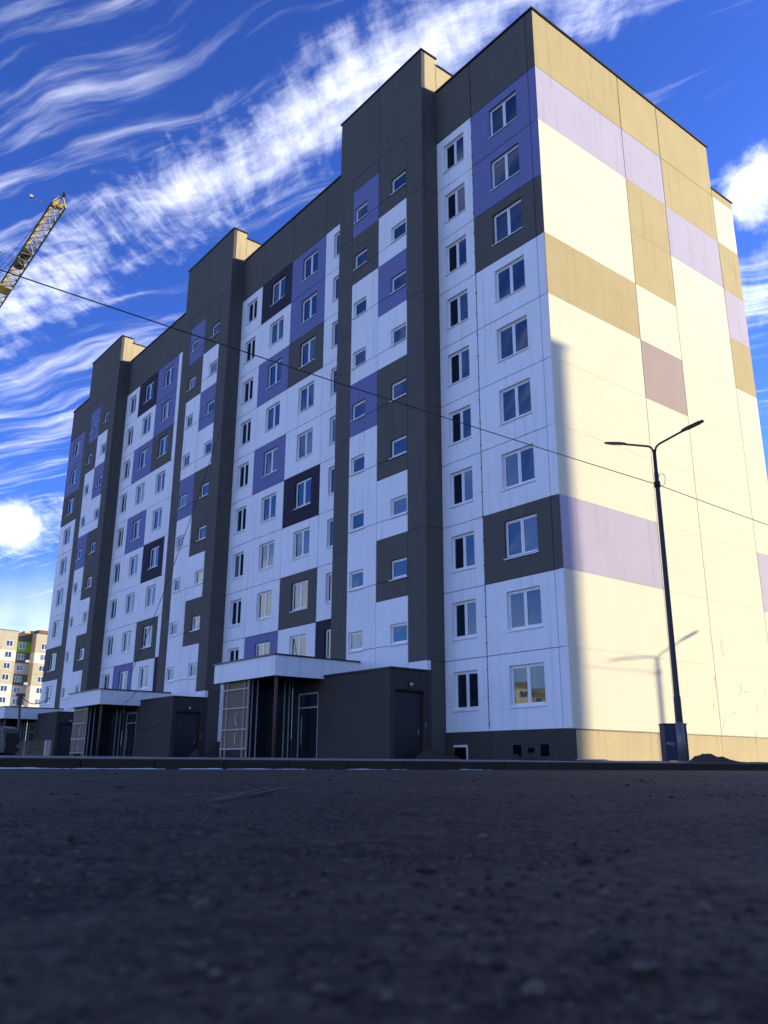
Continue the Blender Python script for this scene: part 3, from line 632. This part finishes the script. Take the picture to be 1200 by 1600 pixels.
lamp_post('street_lamp', (LX-.2, LY-25.0, .06), LH, 14, 'double arm street lamp at the near end of the overhead cable')
for (ya, yb, sg, lb) in ((LY, LY-25, .12, 'black overhead cable running left from the lamp across the facade'), (LY, 5.29+LX*math.tan(R(SUN_AZ)), .12, 'black overhead cable running right from the lamp across the gable')):
    o = hang('overhead_cable', (LX, ya, AT_.z), (LX-(.2 if yb < ya else 0), yb, AT_.z), sg, .011, M_CABLE, n=40); tag(o, lb, 'cable')

# ------------------------------------------------------------------ navy ribbed box behind the lamp
bp = at(1056, 1190, 26); bz = bp.z-.02
ub = empty('utility_box', (bp.x, bp.y, bz)); tag(ub, 'navy ribbed sheet metal box behind the foot of the street lamp', 'box')
def local(root, rz, mb, name, m, parent=None):
    o = bpy.data.objects.new(name, mb.mesh(name, m)); o.parent = parent or root; col.objects.link(o)
    return o
ub.rotation_euler = (0, 0, R(52))
def lb(name, mb, m, parent=None): return local(ub, 0, mb, name, m, parent)
HB = 1.06
body = lb('body', MB().box(-.33, .33, -.22, .22, .04, HB), M_NAVY)
bevel(lb('lid', MB().box(-.35, .35, -.24, .24, HB+.002, HB+.045), M_BLACK), .01)
for k in range(15): lb('rib', MB().box(-.325, .325, -.234, -.221, .09+k*.058, .108+k*.058), M_NAVY)
for k in range(9): lb('rib', MB().box(.331, .345, -.20, .20, .12+k*.09, .155+k*.09), M_LGREY if k % 2 else M_BLACK)
for sx in (-.28, .28):
    for sy in (-.17, .17): lb('foot', MB().box(sx-.03, sx+.03, sy-.03, sy+.03, -.03, .039), M_BLACK)
tcv = bpy.data.curves.new('lettering', 'FONT'); tcv.body = 'ису'; tcv.size = .14; tcv.extrude = .003
to = bpy.data.objects.new('lettering_tmp', tcv); col.objects.link(to); bpy.context.view_layer.update()
tme = bpy.data.meshes.new_from_object(to.evaluated_get(bpy.context.evaluated_depsgraph_get())); bpy.data.objects.remove(to); tme.materials.clear(); tme.materials.append(M_LGREY)
lt = bpy.data.objects.new('lettering', tme); lt.parent = body; lt.location = (-.31, -.24, .50); lt.rotation_euler = (R(90), R(4), 0); col.objects.link(lt)

# ------------------------------------------------------------------ rubble heaps and a mound shaped for a shadow
def heap(name, blobs, label, m=M_SOIL, n=46, seed=0, cell=None, cat='soil heap'):
    xs = [b[0] for b in blobs]; ys = [b[1] for b in blobs]; mr = max(max(b[2], b[3]) for b in blobs)*1.7
    gx, gy = np.meshgrid(np.linspace(min(xs)-mr, max(xs)+mr, n), np.linspace(min(ys)-mr, max(ys)+mr, n)); z = gx*0
    for bx, by, rx, ry, h in blobs: z = np.maximum(z, h*np.exp(-(((gx-bx)/rx)**2+((gy-by)/ry)**2)*1.1))
    z = z*(.75+.5*vnoise(gx+40, gy+40, 6, seed+20))+(vnoise(gx+40, gy+40, 14, seed+21)-.5)*.5*np.minimum(z, .12)+(vnoise(gx+40, gy+40, 30, seed+22)-.5)*.3*np.minimum(z, .10)
    o = sheet(name, gx, gy, z+pave_z(gx, gy)-.03, m, None); return tag(o, label, cat)
h0 = at(1104, 1190, 20); h1 = at(1140, 1193, 20.5); h2 = at(1185, 1196, 21)
heap('shadow_mound', [(h0.x, h0.y, .34, .34, .25), (h0.x+.26, h0.y+.32, .3, .3, .14), (h1.x, h1.y, .5, .5, .09), (h2.x, h2.y, .6, .7, .05)], 'dark mound standing in for a soft shadow at the right end of the kerb', seed=1, n=60)  # mound added where a soft shadow lies at the wall foot
r1 = ony(642, 1184, -1.7); heap('rubble_heap', [(-5.6, -1.6, .5, .45, .42), (-5.0, -1.3, .35, .4, .28)], 'small rubble heap outside the dark annexe door', seed=3)
heap('rubble_heap', [(-24.6, -1.6, .6, .5, .55), (-23.9, -1.2, .4, .4, .3)], 'rubble heap between the middle annexe and the boarded vestibule', seed=4)
heap('rubble_heap', [(-2.2, -.55, .35, .25, .22), (-1.6, -.5, .3, .25, .2), (-5.5, -.5, .5, .3, .25)], 'low spoil heap under the plinth vents of the end bay', seed=5)
q = at(924, 1188, 26.5); o = MB().box(-.45, .45, -.07, .07, 0, .05).build('plank', M_PALEW, None, (q.x, q.y, float(pave_z(q.x, q.y)))); o.rotation_euler = (0, .01, R(50)); tag(o, 'pale plank lying on the pavement by the building corner', 'plank')

# ------------------------------------------------------------------ left end: van, boards, leaning planks, small lamp
vb = at(16, 1188, 42); van = empty('parked_van', (vb.x, vb.y, float(pave_z(vb.x, vb.y)))); tag(van, 'dark van with pale window surround, cut off by the left edge', 'van')
vdir = math.atan2(RV.y, RV.x)
van.rotation_euler = (0, 0, vdir+math.pi)
M_VAN = mat('van_paint', (.03, .032, .036), rough=.25, var=.05, spec=.6); M_TYRE = mat('tyre', (.015, .015, .015), rough=.9, var=.1); M_VTRIM = mat('van_trim', (.22, .22, .22), rough=.3, var=.05)
def vlocal(name, mb, m, parent=None): return local(van, 0, mb, name, m, parent)
prof = [(0, .30), (-.03, .62), (0, .86), (.04, 1.20), (.10, 1.42), (.28, 1.52), (.7, 1.55), (3.0, 1.55), (3.5, 1.48), (4.1, 1.02), (4.75, .90), (4.85, .60), (4.85, .30)]
mb = MB(); W_ = .85
lft = [(x, -W_*(1 if z < .95 else .88), z) for x, z in prof]; rgt = [(x, -y, z) for x, y, z in lft]
for k in range(len(prof)): 
    a, b = k, (k+1) % len(prof); mb.quad([lft[a], lft[b], rgt[b], rgt[a]])
mb.quad(lft[::-1]); mb.quad(rgt); bd = bevel(vlocal('body', mb, M_VAN), .06, 3)
def ring(pts, y, w, name, m):
    c_ = Vector((sum(p[0] for p in pts)/len(pts), sum(p[1] for p in pts)/len(pts))); t = MB()
    inn = [c_+(Vector(p)-c_)*(1-w) for p in pts]
    for k in range(len(pts)):
        a, b = k, (k+1) % len(pts); t.quad([(pts[a][0], y, pts[a][1]), (pts[b][0], y, pts[b][1]), (inn[b].x, y, inn[b].y), (inn[a].x, y, inn[a].y)])
    return vlocal(name, t, m), inn
for s in (1, -1):
    wp = [(.10, .86), (.12, 1.22), (.17, 1.36), (.30, 1.43), (.55, 1.45), (1.3, 1.45), (1.3, .80), (.16, .80)]
    _, inn = ring(wp, s*(W_+.012), .10, 'window_surround', M_VTRIM)
    t = MB().quad([(p.x, s*(W_+.008), p.y) for p in inn]); vlocal('window', t, M_DGLASS)
    wp2 = [(1.4, .82), (1.4, 1.45), (3.2, 1.45), (3.8, 1.0), (3.8, .84)]
    _, inn = ring(wp2, s*(W_+.012), .10, 'window_surround', M_VTRIM); vlocal('window', MB().quad([(p.x, s*(W_+.008), p.y) for p in inn]), M_DGLASS)
    for x in (.95, 3.95):
        tyre = MB(); tyre.tube([(x, s*(W_-.18), .31), (x, s*(W_+.02), .31)], .31, 20); ty = vlocal('wheel', tyre, M_TYRE)
        vlocal('rim', MB().tube([(x, s*(W_+.015), .31), (x, s*(W_+.03), .31)], .19, 16), M_GALV, ty)
def pile(px, D, n, label, name, L, m, seed):
    rs = random.Random(seed); p = at(px, 1188, D); z = float(pave_z(p.x, p.y)); root = empty(name, (p.x, p.y, z)); tag(root, label, 'timber stack'); root.rotation_euler = (0, 0, vdir+.1)
    for k in range(n):
        lay = k//4; local(root, 0, MB().box(-L/2+rs.uniform(-.1, .1), L/2+rs.uniform(-.1, .1), (k % 4)*.16+rs.uniform(0, .02), (k % 4)*.16+.14, .02+lay*.075, .065+lay*.075), 'board', m)
    return root
pile(47, 34, 36, 'stack of dark boards beside the far left entrance', 'board_stack', 1.0, M_WOOD, 1)
for i, (pxa, pxb, lbl) in enumerate(((70, 73, 'left of two pale planks leaning on the far annexe'), (74, 78, 'right of two pale planks leaning on the far annexe'))):
    a = at(pxa, 1188, 33); b = at(pxb, 1158, 33.6); o = MB().beam(a, b, .10).build('leaning_plank', M_PALEW); tag(o, lbl, 'plank')
sp_ = at(31, 1150, 62); sl2 = empty('yard_lamp', (sp_.x, sp_.y, .2)); tag(sl2, 'small old lamp post against the distant block at left', 'street lamp')
hp = at(32, 1086, 62); MB().tube([(sp_.x, sp_.y, .1), (hp.x, hp.y, hp.z)], [.12, .08], 8).build('pole', M_WOOD, sl2)
MB().box(hp.x-.15, hp.x+.15, hp.y-.3, hp.y+.3, hp.z-.1, hp.z+.12).build('lamp_head', M_WOOD, sl2); MB().box(hp.x-.12, hp.x+.12, hp.y-.16, hp.y+.16, hp.z-.75, hp.z-.15).build('control_box', M_WOOD, sl2)
e = at(78, 1090, 54); o = hang('service_wire', (hp.x, hp.y, hp.z), e, .5, .03, M_CABLE); tag(o, 'slack wire from the small lamp post to the far end of the block', 'wire')

# ------------------------------------------------------------------ other apartment blocks
def frame_window_mesh(W, H):
    mb = MB(); F = .09
    mb.box(0, W, -.02, .04, 0, F).box(0, W, -.02, .04, H-F, H).box(0, F, -.02, .04, F, H-F).box(W-F, W, -.02, .04, F, H-F).box(W*.5-.05, W*.5+.05, -.02, .04, F, H-F)
    p = MB().box(F, W-F, .0, .02, F, H-F); return mb.mesh('window', M_PVC), p.mesh('pane', M_GLASS)
FW_, FP_ = frame_window_mesh(1.7, 1.5)
def block(label, origin, rz, bays, floors, depth, attic=2.2, base=1.0, cat='building'):
    """bays: list of (width, recess, {floor: material}, default, has_window)"""
    r = empty('apartment_block', origin); r.rotation_euler = (0, 0, rz); tag(r, label, cat)
    def lo(name, mb, m, parent=None): return local(r, 0, mb, name, m, parent)
    x = 0; H = base+floors*2.8
    for (w, rec, cm, dm, win) in bays:
        lo('plinth', MB().box(x+.01, x+w-.01, rec+.03, depth, -.5, base-.01), M_PLINTH)
        for k in range(floors):
            z0 = base+2.8*k; lo('panel', MB().box(x+.015, x+w-.015, rec, depth, z0+.015, z0+2.785), cm.get(floors-k, dm))
            for wi in range(win):
                cx = x+w*(wi+.5)/win-.85
                o = bpy.data.objects.new('window', FW_); o.location = (cx, rec-.015, z0+.85); o.parent = r; col.objects.link(o)
                q = bpy.data.objects.new('pane', FP_); q.parent = o; q.location = (0, -.012, 0); col.objects.link(q)
        lo('attic_panel', MB().box(x+.015, x+w-.015, rec, depth, H, H+attic), cm.get(0, M_SUN_TAN))
        lo('coping', MB().box(x-.05, x+w+.05, rec-.1, depth+.1, H+attic, H+attic+.12), M_COPING)
        x += w
    return r
O = at(-54, 1197, 210); vd = (O-CAM); fz = math.atan2(-vd.x, vd.y)    # faces the camera
DK = {0: M_GREY, 1: M_GREEN, 2: M_GREY, 3: M_LGREY, 4: M_GREY, 5: M_LGREY, 6: M_LGREY}
M_LSAND = wall('pale_sand_render', (.44, .38, .27)); M_FCREAM = wall('far_cream_render', (.62, .58, .49)); LT = {0: M_LSAND, 1: M_LSAND, 3: M_LSAND, 4: M_LSAND}
fb = block('distant sunlit cream and sand apartment block with one lime green panel', (O.x, O.y, -1.2), fz+R(20), [(4.6, 0, LT, M_FCREAM, 1), (3.9, 0, LT, M_FCREAM, 1), (4.7, 2.6, DK, M_LGREY, 1), (4.8, 0, LT, M_FCREAM, 1), (3.6, .5, {0: M_LSAND, 1: M_LGREY}, M_FCREAM, 1), (4.2, 0, LT, M_FCREAM, 1), (4.2, 0, LT, M_FCREAM, 1), (4.2, 0, LT, M_FCREAM, 1)], 11, 14, attic=2.0, base=.8)
rr_ = MB(); rr_.box(15.4, 18.5, 4, 7, 34.0, 35.2); local(fb, 0, rr_, 'roof_vent', M_BRICKR); local(fb, 0, MB().box(11.6, 13.2, 4, 6, 33.8, 34.5), 'roof_vent', M_SUN_TAN); local(fb, 0, MB().box(13.6, 15.0, 4.5, 6, 33.8, 34.8), 'roof_vent', M_COPING)
for k in range(4): local(fb, 0, MB().box(11.0+.3*(k % 2), 11.9+.3*(k % 2), -.45, -.02, 28.6-2.8*(2*k+1)+.2, 29.2-2.8*(2*k+1)+.2), 'air_conditioner', M_LGREY)
# nine storey block across the road, out of frame to the right: its shadow lies over the road
X0 = 14.0; YC = .90+X0*math.tan(R(SUN_AZ)); HC = 15.96+X0/math.cos(R(SUN_AZ))*math.tan(R(SUN_EL))
nfl = 8
block('pale eight storey block across the road that shades the foreground', (X0, YC-12, .0), 0, [(4.2, 0, {0: M_LGREY}, M_LGREY, 1)]*15, nfl, 12, attic=HC-.12-.7-nfl*2.8, base=.7)
# sunlit block far behind the camera, mirrored in the ground floor windows
block('sunlit beige block far across the yard, mirrored in the ground floor windows', (-95, -178, -.4), math.pi-R(48), [(4.2, 0, {}, M_SUN_TAN if k % 3 else M_SUN_CREAM, 1) for k in range(24)], 6, 14, attic=1.6)

# ------------------------------------------------------------------ tower crane
J1 = at(92, 320, 70)
dj = FW*FPX+RV*(0-600)-UV*(463-800); tj = (J1.z-CAM.z)/dj.z; J2 = CAM+dj*tj
ax = (J2-J1); ax.z = 0; ax.normalize(); sd = Vector((-ax.y, ax.x, 0)); up = Vector((0, 0, 1))
JL, WJ, HJ = 46.0, .66, 1.25
mast = J1+ax*JL
cr = empty('tower_crane', (mast.x, mast.y, -.2)); tag(cr, 'yellow lattice jib of a tower crane against the sky', 'crane')
def jp(t, s, h): return J1+ax*t+sd*(s*WJ)+up*h
for s, nm in ((-1, 'lower_chord'), (1, 'lower_chord')): MB().beam(jp(0, s, 0), jp(JL, s, 0), .13).build(nm, M_BLACK, cr)
MB().beam(jp(.6, 0, HJ), jp(JL, 0, HJ), .14).build('upper_chord', M_YEL, cr)
for k in range(int(JL/1.5)):
    t0, t1 = k*1.5, k*1.5+1.5; b = MB()
    for s in (-1, 1): b.beam(jp(t0, s, 0), jp(t0+.75, 0, HJ), .07); b.beam(jp(t0+.75, 0, HJ), jp(t1, s, 0), .07)
    b.beam(jp(t0, -1, 0), jp(t1, 1, 0), .06); b.beam(jp(t0, -1, 0), jp(t0, 1, 0), .07); b.beam(jp(t0, 1, 0), jp(t1, -1, 0), .05)
    b.build('lattice_bay', M_YEL, cr)
tip = MB()
for s in (-1, 1): tip.beam(jp(0, s, 0), jp(-1.15, 0, .25), .09)
tip.beam(jp(.75, 0, HJ), jp(-1.15, 0, .25), .09); tip.build('tip_frame', M_YEL, cr); MB().box(J1.x-ax.x*1.3-.12, J1.x-ax.x*1.3+.12, J1.y-.14, J1.y+.14, J1.z+.15, J1.z+.55).build('tip_beacon', M_BLACK, cr)
MB().box(J1.x+ax.x*.7-.3, J1.x+ax.x*.7+.3, J1.y-.5, J1.y+.5, J1.z+.1, J1.z+.5).build('tip_pulley', M_YEL, cr)
for t, l in ((11.2, 1.3), (13.6, 1.0)): c_ = jp(t, 0, .05); MB().box(c_.x-l/2, c_.x+l/2, c_.y-.42, c_.y+.42, c_.z, c_.z+.7).build('winch', M_BLACK, cr)
tr = jp(19.0, .4, 0); t_ = MB(); t_.box(tr.x-.9, tr.x+.9, tr.y-.8, tr.y+.8, tr.z-.35, tr.z-.12).box(tr.x-.6, tr.x+.6, tr.y-1.55, tr.y-.75, tr.z-1.0, tr.z+.3); t_.build('trolley', M_YEL, cr)
for t, sdv in ((1.0, 1), (12.5, 1)):
    s_ = 1
    a = jp(t, s_, .2); b = a+sd*1.7*s_+up*.3
    # the arm reaches out on the side away from the block
    if (b-CAM).dot(RV) > (a-CAM).dot(RV): b = a-sd*1.7*s_-sd*2*WJ*s_+up*.3
    arm = MB().beam(a, b, .05).build('floodlight_arm', M_YEL, cr); MB().box(b.x-.14, b.x+.14, b.y-.16, b.y+.16, b.z-.18, b.z+.08).build('floodlight', M_LGREY, cr)
pk = mast+up*(9.0)
MB().tube([jp(2.0, 0, HJ), pk], .03, 5).build('pendant', M_CABLE, cr); MB().tube([jp(10.0, 0, HJ), pk], .035, 5).build('pendant', M_CABLE, cr); MB().tube([jp(24.0, 0, HJ), pk], .035, 5).build('pendant', M_CABLE, cr)
mt = MB(); 
for s in (-1, 1):
    for q_ in (-1, 1): mt.beam(mast+ax*s*.8+sd*q_*.8+up*(-J1.z-.2), mast+ax*s*.8+sd*q_*.8+up*2.5, .16)
mt.build('mast_leg', M_YEL, cr)
for k in range(int(J1.z/2)):
    b = MB(); z0 = -J1.z+k*2
    for (a1, b1, a2, b2) in ((-1, -1, 1, -1), (1, -1, 1, 1), (1, 1, -1, 1), (-1, 1, -1, -1)):
        b.beam(mast+ax*a1*.8+sd*b1*.8+up*z0, mast+ax*a2*.8+sd*b2*.8+up*(z0+2), .08)
    b.build('mast_bay', M_YEL, cr)
for s in (-1, 1): MB().beam(mast+sd*s*.8+up*2.5, pk, .14).build('apex_leg', M_YEL, cr)
cj = MB(); cj.beam(mast+sd*.6, mast+ax*14+sd*.6, .16); cj.beam(mast-sd*.6, mast+ax*14-sd*.6, .16); cj.build('counter_jib', M_YEL, cr)
cwp = mast+ax*12.5; MB().box(cwp.x-1.2, cwp.x+1.2, cwp.y-.7, cwp.y+.7, cwp.z-2.2, cwp.z+.2).build('counterweight', M_LGREY, cr); MB().tube([pk, mast+ax*13], .035, 5).build('pendant', M_CABLE, cr)
cbp = mast-ax*1.2+sd*1.5; MB().box(cbp.x-.7, cbp.x+.7, cbp.y-.7, cbp.y+.7, cbp.z-2.0, cbp.z-.1).build('cabin', M_YEL, cr)
